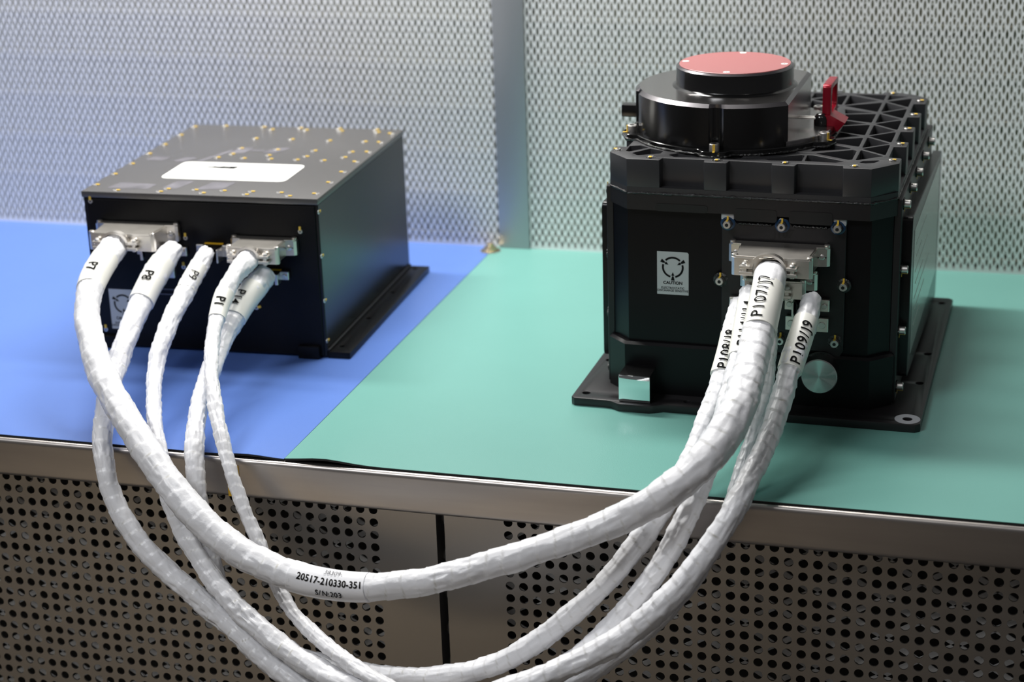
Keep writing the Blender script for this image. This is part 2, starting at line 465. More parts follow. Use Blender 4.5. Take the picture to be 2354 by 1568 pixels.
def esd_label(parent, fn, u0, z0, W_, H_, mt, words=True):
    """fn(u, z, lift) -> point; label with ring and three arrows"""
    v = [fn(u0, z0, 0), fn(u0 + W_, z0, 0), fn(u0 + W_, z0 + H_ * .965, 0), fn(u0 + W_ * .96, z0 + H_, 0), fn(u0, z0 + H_, 0)]
    lb = link_mesh('caution_label', (lambda m: (m.from_pydata(v, [], [(0, 1, 2, 3, 4)]), m)[1])(bpy.data.meshes.new('l')), mt, parent, 0)
    m = MB(); cx, cz = u0 + W_ * .5, z0 + H_ * .64; r1 = W_ * .345; r0 = W_ * .285
    for c0 in (90, 210, 330):
        a0 = math.radians(c0 - 46); a1 = math.radians(c0 + 46); n = 16; b = len(m.v)
        for i in range(n + 1):
            a = a0 + (a1 - a0) * i / n
            for r in (r0, r1): m.v.append(tuple(fn(cx + r * math.cos(a), cz + r * math.sin(a), .0002)))
        for i in range(n): m.f.append((b + 2 * i, b + 2 * i + 1, b + 2 * i + 3, b + 2 * i + 2))
    for c0 in (150, 30, 270):
        a = math.radians(c0); d = (math.cos(a), math.sin(a)); e = (-d[1], d[0]); k = W_
        def q(r, s_): return tuple(fn(cx + d[0] * r * k + e[0] * s_ * k, cz + d[1] * r * k + e[1] * s_ * k, .0002))
        m.add([q(.16, 0), q(.27, .05), q(.27, -.05)], [(0, 1, 2)])
        m.add([q(.25, .012), q(.34, .02), q(.34, -.02), q(.25, -.012)], [(0, 1, 2, 3)])
        m.add([q(.31, .03), q(.43, .058), q(.43, -.058), q(.31, -.03)], [(0, 1, 2, 3)])
    m.build('esd_symbol', 'ink', lb, None, 0)
    if words:
        T = lambda zc: (lambda x, y: fn(cx + x, z0 + zc * H_ + y, .0002))
        text_flat('CAUTION', W_ * .135, T(.275), 'ink', lb, bold=.03)
        text_flat('ELECTROSTATIC', W_ * .098, T(.155), 'ink', lb, bold=.008)
        text_flat('DISCHARGE SENSITIVE', W_ * .098, T(.092), 'ink', lb, bold=.008)
    return lb

# ================================================================== left box
LX, LY, LA = -0.2840, 0.2225, 0.0447
LW, LD, LH = 0.2317, 0.2746, 0.1539
lb = thing('electronics_box', 'black flat-topped electronics box with an oblong white label on its lid, on the blue mat', 'electronics box', (LX, LY, 0.0003), LA)
MB().box(0, 0.0015, 0.001, LW, LD, LH - .006, .0006, 1).build('housing', 'black_side', lb)
MB().box(0.0035, 0.0, 0.002, LW - .003, 0.0018, LH - .0075, .0004, 1).build('front_plate', 'black', lb)
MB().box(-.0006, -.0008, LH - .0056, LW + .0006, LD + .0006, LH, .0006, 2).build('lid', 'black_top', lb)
def flange(x0, x1, hx):
    plate('mounting_flange', roundpoly([(x0, 0.0012), (x1, 0.0012), (x1, LD - .0005), (x0, LD - .0005)], .0008, 2),
          [circle(hx, v, .0026, 16) for v in (.0178, .1004, .1823, .2634)], 0, 0.0062, 'black', lb, .0004)
flange(LW, 0.2538, .2405); flange(-0.0221, 0.0, -.0088)
MB().box(LW, .0018, .0061, LW + .0022, LD - .001, .0085, .0006, 1).build('weld_bead', 'caster', lb)
MB().box(.2045, -.0052, 0, .2255, .002, .0125, .0015, 2).build('foot', 'black', lb)
MB().box(.0045, -.0052, 0, .0255, .002, .0125, .0015, 2).build('foot', 'black', lb)
# lid screws
pos = [(.0022, v, 0) for v in (.0232, .0635, .1041, .145, .1847, .2259, .2642)]
pos += [(.2262, v, PI) for v in (.0175, .0575, .0969, .1368, .1769, .217, .2562)]
pos += [(u, .0062, 0) for u in (.0307, .0739, .1163, .1588, .2007)] + [(u, .0166, 0) for u in (.0771, .1051, .1329, .1608, .1889)]
pos += [(u, .1380, 0) for u in (.0787, .1063, .1341, .1616, .1893)]
pos += [(.0881, .153, 0), (.0884, .1768, 0), (.1666, .1523, 0), (.167, .1752, 0), (.1274, .1755, 0), (.1271, .1525, 0), (.206, .1522, 0), (.2063, .1746, 0)]
pos += [(.0878, .2199, 0), (.1271, .2198, 0), (.168, .219, 0), (.2061, .219, 0)]
pos += [(.0905, .260, 0), (.128, .2615, 0), (.1668, .2615, 0), (.207, .2600, 0), (.0346, .2705, 0), (.0775, .2705, 0), (.1187, .2705, 0), (.1615, .2705, 0), (.2022, .2705, 0)]
for u, v, a in pos: put(SC_FLAT, (u, v, LH - .0001), lb, (0, 0, a + random.Random(int(u * 9999 + v * 777)).uniform(-.15, .15)))
for u, z in [(.0075, .1443), (.165, .0467), (.0095, .0173), (.0642, .0583), (.0955, .0835), (.2135, .1225), (.100, .112)]:
    put(SC_FLAT, (u, -.0001, z), lb, (PI / 2, -PI / 2 if u != .165 else -.3, 0))
for z in (.1409, .0988, .0555, .0162):
    put(SC_FLAT, (LW - .0004, .0028, z), lb, (PI / 2, 0, PI / 2))
# front details: slotted holder, cover bars
m = MB(); m.box(.0690, -.0012, .0555, .0850, 0, .0566); m.box(.0690, -.0012, .0605, .0850, 0, .0616); m.box(.0680, -.0012, .0555, .0692, 0, .0616)
m.build('slot_frame', 'black_top', lb)
MB().box(.0695, -.0060, .0738, .0880, .0005, .0828, .0004, 1).build('socket_bracket', 'nickel', lb)
# label with lettering
lab = [(.0545 + .1262 * x, .0535 + .0640 * y) for x, y in [(0, 0), (1, 0), (1, 1), (0, 1)]]
q = roundpoly(lab, .009, 8)
wl = MB().prism(q, LH, LH + .00035).build('name_label', 'white_label', lb)
m = MB()
b_in = roundpoly([(.0575, .0565), (.1777, .0565), (.1777, .1145), (.0575, .1145)], .007, 6)
zl = LH + .0005
for i in range(len(b_in)):
    a = Vector(b_in[i - 1]); b = Vector(b_in[i]); d = (b - a)
    if d.length < 1e-6: continue
    n_ = Vector((-d.y, d.x)).normalized() * .00025
    m.add([(a.x - n_.x, a.y - n_.y, zl), (b.x - n_.x, b.y - n_.y, zl), (b.x + n_.x, b.y + n_.y, zl), (a.x + n_.x, a.y + n_.y, zl)], [(0, 1, 2, 3)])
for yy, xa, xb in [(.0865, .078, .165), (.078, .072, .150), (.070, .075, .128)]:
    m.add([(xa, yy, zl), (xb, yy, zl), (xb, yy + .0012, zl), (xa, yy + .0012, zl)], [(0, 1, 2, 3)])
m.build('print_lines', 'faint', wl)
m = MB(); rr = random.Random(4); x = .0735
for i, (wd, hh) in enumerate([(.0085, .0030), (.0065, .0040), (.0028, .0075), (.0060, .0060), (.0030, .0095), (.0060, .0085), (.0034, .0095), (.0080, .0095)]):
    yb = .0985 - hh * .5 + .001; sh = .0035
    m.add([(x, yb, zl), (x + wd * .8, yb, zl), (x + wd * .8 + sh, yb + hh, zl), (x + sh, yb + hh, zl)], [(0, 1, 2, 3)])
    x += wd * .95
m.build('logo_print', 'ink', wl)
# adhesive marks on the lid
m = MB(); zr = LH + .00012
for pl in [[(.0640, .120), (.0700, .120), (.088, .170), (.083, .170)], [(.083, .158), (.100, .158), (.104, .180), (.090, .182)], [(.118, .160), (.132, .160), (.142, .184), (.125, .183)],
           [(.103, .168), (.118, .168), (.120, .173), (.104, .173)], [(.072, .018), (.088, .018), (.094, .047), (.077, .047)], [(.106, .018), (.131, .022), (.136, .047), (.112, .045)], [(.018, .012), (.060, .014), (.062, .032), (.024, .034)],
           [(.010, .120), (.030, .120), (.034, .135), (.014, .135)], [(.040, .118), (.052, .118), (.062, .135), (.048, .135)]]:
    pts = roundpoly(pl, .003, 4); MB().add([(p[0], p[1], zr) for p in pts], [tuple(range(len(pts)))]).build('adhesive_mark', 'residue', lb, None, 0)
esd_label(lb, lambda u, z, l: Vector((u, -.0002 - l, z)), .0163, .0185, .0275, .0400, 'grey_label')

# ================================================================== right box
GX, GY, GA = 0.19985, 0.1636, -0.0168
gb = thing('instrument_box', 'tall black machined instrument box with ribbed top and round turret, on the green mat', 'instrument', (GX, GY, 0), GA)
BW, BD, BT = .2967, .3393, .0072
# base plate with rounded corners, block pad and bolt holes
out = [(0, .003), (.003, 0)]
out += [(.030, 0), (.036, -.001), (.042, -.005), (.0445, -.006), (.0705, -.006), (.075, -.004), (.082, 0.0)]
out += [(BW - .004, 0), (BW, .004), (BW, BD - .004), (BW - .004, BD), (.004, BD), (0, BD - .004)]
hol = [circle(.0105, .0135, .0036, 18), circle(.1000, .0115, .0030, 16), circle(.2855, .0115, .0036, 18)]
for v in (.098, .174, .322): hol.append(circle(.287, v, .0034, 16))
for v in (.098, .174, .322): hol.append(circle(.0100, v, .0034, 16))
plate('base_plate', out, hol, 0, BT, 'caster', gb, .0006)
plate('ground_ring', circle(.2855, .0115, .0105, 40), [circle(.2855, .0115, .0042, 20)], BT, BT + .0003, 'whitewash', gb)
def oct(u0, u1, v0, v1, cu, cv):
    return [(u0 + cu, v0), (u1 - cu, v0), (u1, v0 + cv), (u1, v1 - cv), (u1 - cu, v1), (u0 + cu, v1), (u0, v1 - cv), (u0, v0 + cv)]
VB = .0244; VE = .319
# body: lower block, recessed waist, collar
MB().prism(oct(.0250, .2690, VB, VE, .0175, .017), BT - .0002, .0530, .0022).build('lower_housing', 'black', gb)
MB().prism(oct(.0290, .2650, VB + .0052, VE - .0052, .0160, .016), .0520, .1800).build('waist_housing', 'black', gb)
outline = oct(.0262, .2675, VB, VE - .002, .0195, .021)
MB().prism(outline, .1715, .1858).build('collar', 'caster', gb)
for u0, u1, zt in [(.1255, .1365, .1775), (.1365, .1720, .0), (.2180, .2290, .1775)]:
    if zt: MB().box(u0, VB + .0012, .1655, u1, VB + .006, .1768, .0014, 2).build('primer_pad', 'whitewash', gb)
for q in [(.1372, .1662, .1722, .1768), (.1822, .1662, .2178, .1768), (.070, .1712, .1145, .1778)]:
    MB().prism(roundpoly([(q[0], q[1]), (q[2], q[1]), (q[2], q[3]), (q[0], q[3])], .003, 4), 0, .0003).build('collar_recess', 'socket', gb, lambda v: Vector((v.x, VB - .0001 - v.z, v.y)))
# sealant bead around the collar joint
def bead(name, loop, z, r, parent, seed, step=.0022):
    pts = []; n = len(loop)
    for i in range(n):
        a, b = Vector(loop[i]), Vector(loop[(i + 1) % n]); k = max(1, int((b - a).length / step))
        for j in range(k): p = a.lerp(b, j / k); pts.append((p.x, p.y))
    P = []; rr = []; rnd = random.Random(seed)
    for p in pts:
        P.append(Vector((p[0], p[1], z + rnd.uniform(-.0003, .0003)))); rr.append(r * rnd.uniform(.55, 1.25))
    P.append(P[0]); rr.append(rr[0])
    return MB().tube(P, rr, 7, False).build(name, 'seal', parent, None, 60)
bead('sealant_bead', outline, .1860, .0011, gb, 3)
# lid with isogrid pockets
def side_notches(seq, d, lo, hi):
    r = []
    for a, b in seq: r += [(a, lo), (a + .0012, hi), (b - .0012, hi), (b, lo)]
    return r
U0, U1 = .0262, .2675; V1 = VE - .002
nf = [(.0737, .1110), (.1300, .1672), (.1860, .2250)]
ns = [(.0645, .1035), (.1210, .1592), (.1775, .2160), (.2330, .2710)]
oo = [(U0 + .0195, VB)]
for a, b in nf: oo += [(a, VB), (a + .001, VB + .0078), (b - .001, VB + .0078), (b, VB)]
oo += [(U1 - .0195, VB + .0003), (U1, VB + .0230)]
for a, b in ns: oo += [(U1, a), (U1 - .0105, a + .001), (U1 - .0105, b - .001), (U1, b)]
oo += [(U1, V1 - .021), (U1 - .013, V1 - .008), (U1 - .030, V1)]
for a, b in reversed(nf): oo += [(b, V1), (b - .001, V1 - .0078), (a + .001, V1 - .0078), (a, V1)]
oo += [(U0 + .0195, V1), (U0, V1 - .021)]
for a, b in reversed(ns): oo += [(U0, b), (U0 + .0105, b - .001), (U0 + .0105, a + .001), (U0, a)]
oo += [(U0, VB + .021)]
C_ = [(.2300, v) for v in (.0480, .0911, .1371, .1842, .2285, .2765)]
Rn = [(.2548, v) for v in (.0696, .1141, .1607, .2064, .2525, .2960)]
d = .0016; pk = []
for i in range(5): pk.append(inset_tri(C_[i], C_[i + 1], Rn[i], d))
for i in range(4): pk.append(inset_tri(Rn[i], Rn[i + 1], C_[i + 1], d))
pk.append(inset_tri(Rn[4], Rn[5], C_[5], d))
pk += [[(.2354, .0445), (.2379, .0505), (.2500, .0552), (.2510, .0535), (.2468, .0454), (.2408, .0431)],
       [(.0310, .1060), (.0365, .1060), (.0365, .1150), (.0310, .1150)],
       [(.0382, .0689), (.0466, .0728), (.0555, .0659), (.0420, .0490), (.0388, .0515)],
       [(.0457, .0451), (.0577, .0627), (.0701, .0565), (.0694, .0469), (.0520, .0380)],
       [(.0772, .0438), (.0839, .0506), (.1061, .0480), (.1095, .0440), (.1088, .0399), (.0833, .0377)],
       [(.1124, .0439), (.1140, .0472), (.1367, .0500), (.1444, .0450), (.1384, .0399), (.1134, .0396)],
       [(.1515, .0524), (.1533, .0568), (.1800, .0723), (.1835, .0692), (.1825, .0668), (.1542, .0515)],
       [(.1565, .0439), (.1867, .0630), (.1885, .0600), (.1889, .0417), (.1627, .0397)],
       [(.1914, .0422), (.1907, .0625), (.1950, .0627), (.2234, .0465), (.2165, .0414)],
       [(.1912, .0756), (.1943, .0899), (.2028, .1040), (.2225, .0927), (.2215, .0891)],
       [(.2036, .1097), (.2047, .1185), (.2281, .1315), (.2284, .0985)],
       [(.1960, .0696), (.2255, .0868), (.2284, .0845), (.2284, .0540), (.2258, .0522)],
       [(.2055, .1265), (.2060, .1475), (.2255, .1371)],
       [(.2055, .1500), (.2055, .1715), (.2280, .1805), (.2282, .1405)],
       [(.2045, .1745), (.2045, .1940), (.2255, .1842)],
       [(.2030, .1975), (.2020, .2180), (.2282, .2240), (.2282, .1885)],
       [(.2010, .2205), (.1985, .2395), (.2260, .2290)],
       [(.1960, .2525), (.2284, .2325), (.2284, .2715)],
       [(.1955, .2560), (.1955, .2985), (.2250, .2790)],
       [(.2284, .2820), (.2284, .3050), (.1990, .3030)], [(.2316, .2820), (.2316, .3055), (.2500, .3010)],
       [(.1930, .2560), (.1930, .2985), (.1640, .2760)], [(.1920, .2500), (.1900, .2330), (.1780, .2300), (.1640, .2400), (.1640, .2720)],
       [(.1615, .2790), (.1615, .3040), (.1900, .3030)], [(.1585, .2790), (.1585, .3040), (.1280, .3030)], [(.1250, .2560), (.1250, .2985), (.1560, .2760)]]
def ccw(p):
    a = sum(p[i - 1][0] * p[i][1] - p[i][0] * p[i - 1][1] for i in range(len(p)))
    return p if a > 0 else p[::-1]
pk = [roundpoly(ccw(p), .0013, 3) for p in pk]
ZL = .2149
lid = plate('ribbed_lid', roundpoly(oo, .0012, 2), pk, .1905, ZL, 'lidgrey', gb, .00045)
MB().prism(outline, .1862, .1912).build('lid_skirt', 'lidgrey', gb)
for u, v, a in [(.0312, .0533, -1.6), (.0647, .0322, 0), (.1208, .0317, 0), (.177, .0325, 0), (.2336, .0318, 0), (.2605, .0560, 1.5)] + \
        [(.2613, v, 1.5) for v in (.1128, .1688, .2250, .2830)] + [(.2340, .3115, 0), (.1770, .3115, 0), (.1208, .3115, 0)] + [(.0324, v, -1.5) for v in (.1128, .1688, .2250, .2830)]:
    MB().lathe((u, v, ZL), [(.0043, -.0004), (.0043, .00015), (.0030, .00018)], 'z', 20).build('screw_recess', 'seal', gb)
    put(SC_LID, (u, v, ZL + .0001), gb, (0, 0, a))
# side panels
for sg in (1, -1):
    mu = lambda u: u if sg > 0 else .2937 - u
    fx = (lambda v: v) if sg > 0 else (lambda v: Vector((.2937 - v.x, v.y, v.z)))
    MB().box(.2650, .0460, .0080, .2712, .3180, .1850, .0006, 1).build('side_flange', 'caster', gb, fx)
    pts = roundpoly([(.0600, .0255), (.3390, .0090), (.3390, .1560), (.0600, .1665)], .006, 5)
    MB().prism(pts, 0, .0080, .0006).build('side_cover', 'black_side', gb, (lambda v: Vector((mu(.2712 + v.z), v.x, v.y))))
    ys = [(.052, .1240), (.052, .0705), (.052, .0205), (.0545, .1795)] + [(v, .1800) for v in (.1064, .1587, .2172, .2726)]
    for v, z in ys:
        MB().cyl((.2712, v, z), .0052, .0012, 'x', 6).build('hex_boss', 'seal', gb, fx)
        put(SC_SIDE, (mu(.2722), v, z), gb, (0, PI / 2 * sg, 0) if sg > 0 else (PI, -PI / 2, 0))
plabel(MB().box(.2792, .0800, .0400, .27945, .3200, .1500).build('foil_label', 'bag_label', gb), 'large foil label on the right flank')
m = MB()
for i in range(7):
    z = .060 + i * .012; m.box(.27945, .095 + .006 * (i % 2), z, .27955, .150 + .02 * ((i * 7) % 5), z + .0016)
m.build('label_print', 'faint', gb)
# connector panel with bolts
pp = [(.1262, .0560), (.1300, .0520), (.1400, .0560), (.1690, .0560), (.1730, .0520), (.1810, .0520), (.1850, .0560), (.2140, .0560), (.2190, .0520), (.2262, .0520), (.2290, .0570), (.2290, .1680), (.2262, .1690), (.2190, .1690), (.2150, .1630), (.1850, .1630), (.1810, .1690), (.1730, .1690), (.1690, .1630), (.1390, .1630), (.1350, .1690), (.1285, .1690), (.1262, .1670)]
PV = .0262
MB().prism(roundpoly(pp, .002, 3), 0, .0034, .0004).build('connector_panel', 'caster', gb, lambda v: Vector((v.x, PV + .0034 - v.z, v.y)))
pts = [(.1395, .1640), (.1690, .1640)]
MB().tube([Vector((.1400 + .0012 * i, PV - .0004, .1636 + .0003 * ((i * 7) % 3 - 1))) for i in range(24)], [.0006 + .0002 * (i % 3) for i in range(24)], 6).build('sealant_bead', 'seal', gb)
MB().tube([Vector((.1855 + .0012 * i, PV - .0004, .1636 + .0003 * ((i * 5) % 3 - 1))) for i in range(24)], [.0006 + .0002 * (i % 3) for i in range(24)], 6).build('sealant_bead', 'seal', gb)
for i, (u, z) in enumerate([(.1313, .1632), (.1766, .1636), (.2222, .1644), (.1254, .1137), (.2282, .1150), (.131, .0657), (.1769, .0643), (.2224, .0653)]):
    MB().lathe((u, PV, z), [(.0062, .0004), (.0062, -.0002), (.0050, -.0010)], 'y', 22).build('sealant_ring', 'bluewash' if i < 3 else 'seal', gb)
    MB().lathe((u, PV, z), [(.0046, 0), (.0046, -.0013), (.0040, -.0013)], 'y', 6).build('washer', 'black_gloss', gb)
    put(SC_SIDE, (u, PV - .0012, z), gb, (PI / 2, -PI / 2, 0))
text_flat('J107', .0098, lambda x, y: Vector((.1775 + x, PV - .0003, .1562 + y)), 'socket', gb, 'stencil_lettering', bold=.01)
# empty bracket under the right plug
br = MB().box(.1812, PV - .0050, .0747, .2168, PV - .0002, .0868, .0004, 1).build('socket_bracket', 'nickel', gb)
for u in (.1860, .2115): MB().cyl((u, PV - .0050, .0808), .0030, -.0008, 'y', 20, .0003).build('screw', 'silver', br)
esd_label(gb, lambda u, z, l: Vector((u, VB + .0050 - l, z)), .0702, .0966, .0272, .0380, 'grey_label')
# alignment cube and turned cap
MB().box(.0430, .0000, BT - .001, .0703, .0300, .0318, .0005, 2).build('alignment_block', 'black_gloss', gb)
MB().box(.0430, -.0014, .0078, .0703, -.0001, .0316, .0006, 2).build('mirror_face', 'mirror', gb)
MB().box(.0434, -.0008, .0073, .0700, .0004, .0084, .0002, 1).build('sealant_bead', 'seal', gb)
pc = MB().lathe((.2117, .0262, .0390), [(.0152, 0), (.0152, -.0148), (.0144, -.0156)], 'y', 56).build('round_cap', 'disc', gb, None, 30)
MB().lathe((.2117, .0262, .0390), [(.0172, 0), (.0172, -.0012)], 'y', 40).build('cap_seat', 'black_gloss', gb)

# turret
TC = (.1157, .1357)
def on_circle(r, a): return (TC[0] + r * math.cos(math.radians(a)), TC[1] + r * math.sin(math.radians(a)))
ears = [-157, -90, -23, 45, 111]
fl = []
for i in range(180):
    a = i * 2
    r = .0892
    for e in ears:
        dd = abs((a - e + 180) % 360 - 180)
        if dd < 9: r = max(r, .0892 + .0078 * min(1, max(0, (9 - dd) / 3.5)))
    fl.append(on_circle(r, a))
MB().prism(fl, ZL + .0004, ZL + .0050, .0005).build('turret_flange', 'black_gloss', gb)
bead('sealant_bead', fl, ZL + .0006, .0015, gb, 11, .0018)
# main drum with flat cut and grooves
ZB = .2541; RB = .0860; UC = .1727
def drum_profile(R_, cut):
    pts = []
    n = 220; ang = math.acos((cut - TC[0]) / R_)
    for i in range(n + 1):
        a = ang + (2 * PI - 2 * ang) * i / n
        r = R_
        for e in ears:
            er = math.radians(e) % (2 * PI); dd = abs((a - er + PI) % (2 * PI) - PI) * R_
            if dd < .0052: r = R_ - math.sqrt(max(0, .0052 ** 2 - dd * dd)) * .75
        pts.append((TC[0] + r * math.cos(a), TC[1] + r * math.sin(a)))
    return pts
low = drum_profile(RB, UC)
def plain(R_, cut, n=220):
    ang = math.acos((cut - TC[0]) / R_)
    return [(TC[0] + R_ * math.cos(ang + (2 * PI - 2 * ang) * i / n), TC[1] + R_ * math.sin(ang + (2 * PI - 2 * ang) * i / n)) for i in range(n + 1)]
top = plain(RB - .0036, UC - .0030)
n = len(low); m = MB()
vs = [(p[0], p[1], ZL + .0045) for p in low] + [(p[0], p[1], ZB) for p in low]
m.add(vs, [(i, i + 1, n + i + 1, n + i) for i in range(n - 1)])
m.build('turret_drum', 'black_gloss', gb)
MB().add([low[-1] + (ZL + .0045,), low[0] + (ZL + .0045,), low[0] + (ZB,), low[-1] + (ZB,)], [(0, 1, 2, 3)]).build('drum_flat', 'turned_black', gb, None, 0)
m = MB()
vs = [(p[0], p[1], ZB) for p in low] + [(p[0], p[1], ZB + .0028) for p in top]
m.add(vs, [(i, (i + 1) % n, n + (i + 1) % n, n + i) for i in range(n)])
plabel(m.build('drum_chamfer', 'edge', gb, None, 20), 'bright machined chamfer')
m = MB(); m.add([(p[0], p[1], ZB + .0028) for p in top], [tuple(range(n))])
m.build('drum_top', 'turned_black', gb)
# shelf beside the flat
ang = math.acos((UC - .001 - TC[0]) / .0872)
sh = [(TC[0] + .0872 * math.cos(a), TC[1] + .0872 * math.sin(a)) for a in [(-ang + 2 * ang * i / 40) for i in range(41)]]
MB().prism(sh, ZL + .004, .2238, .0006).build('turret_shelf', 'turned_black', gb)
# upper cap
RC = .0507
ZT = .2752
MB().lathe((TC[0], TC[1], 0), [(RC + .0035, ZB + .0027), (RC + .0022, ZB + .0036), (RC + .0006, ZB + .0044), (RC, ZB + .0056), (RC, ZT - .0016)], 'z', 96).build('aperture_barrel', 'black_gloss', gb)
MB().lathe((TC[0], TC[1], 0), [(RC, ZT - .0018), (RC, ZT - .0015), (RC - .0016, ZT), (RC - .0030, ZT)], 'z', 96).build('barrel_rim', 'edge', gb, None, 20)
dk = plabel(MB().lathe((TC[0], TC[1], 0), [(RC - .0027, ZT - .001), (RC - .0027, ZT + .0004), (RC - .0031, ZT + .0007)], 'z', 96).build('cover_disc', 'pink', gb), 'matt red round cover disc')
for a in (-178, -89, -1, 91):
    x, y = TC[0] + .0430 * math.cos(math.radians(a)), TC[1] + .0430 * math.sin(math.radians(a))
    sc_ = MB().lathe((x, y, ZT + .0007), [(.0030, 0), (.0030, .0002)], 'z', 20).build('screw', 'white_label', dk); MB().lathe((x, y, ZT + .0009), [(.0010, 0), (.0010, .0001)], 'z', 6).build('socket', 'socket', dk)
for a in ears:
    x, y = on_circle(.0905, a)
    put(SC_BIG, (x, y, ZL + .0050), gb, (0, 0, math.radians({-157: -150, -90: -85, -23: -35}.get(a, a))))
# side lug on the drum
MB().box(.0135, .1380, .2235, .0320, .1500, .2345, .0012, 2).build('drum_lug', 'black_gloss', gb)
# locking pin: rods, hub, red loop handle
MB().lathe((.1912, .1350, 0), [(.0062, .2225), (.0062, .2285), (.0056, .2312), (.0040, .2334), (.0018, .2345)], 'z', 32).build('pin_hub', 'black_gloss', gb)
for vv in (.1320, .1372):
    MB().tube([(.1718, vv, .2300), (.1900, vv, .2300)], .0008, 10).build('pin_rod', 'silver', gb)
rh = thing('locking_handle', 'red anodised locking handle with an oval loop beside the round turret', 'handle', (0, 0, 0))
bpy.data.objects.remove(rh)
hout = roundpoly([(.1345, .2210), (.1800, .2210), (.1800, .2575), (.1345, .2590)], .0045, 6)
hin = roundpoly([(.1420, .2330), (.1740, .2330), (.1740, .2530), (.1420, .2535)], .006, 6)
plate('red_handle', hout, [hin], 0, .0072, 'red', gb, .0006, lambda v: Vector((.1920 + v.z, v.x, v.y)))
m = MB()
m.add([(.1920, .1320, .2190), (.2060, .1320, .2190), (.2120, .1320, .2265), (.1995, .1320, .2330), (.1920, .1320, .2330)] + [(.1920, .1560, .2190), (.2060, .1560, .2190), (.2120, .1560, .2265), (.1995, .1560, .2330), (.1920, .1560, .2330)],
      [(0, 1, 2, 3, 4), (5, 9, 8, 7, 6), (0, 5, 6, 1), (1, 6, 7, 2), (2, 7, 8, 3), (3, 8, 9, 4), (4, 9, 5, 0)])
m.build('handle_foot', 'red', gb)

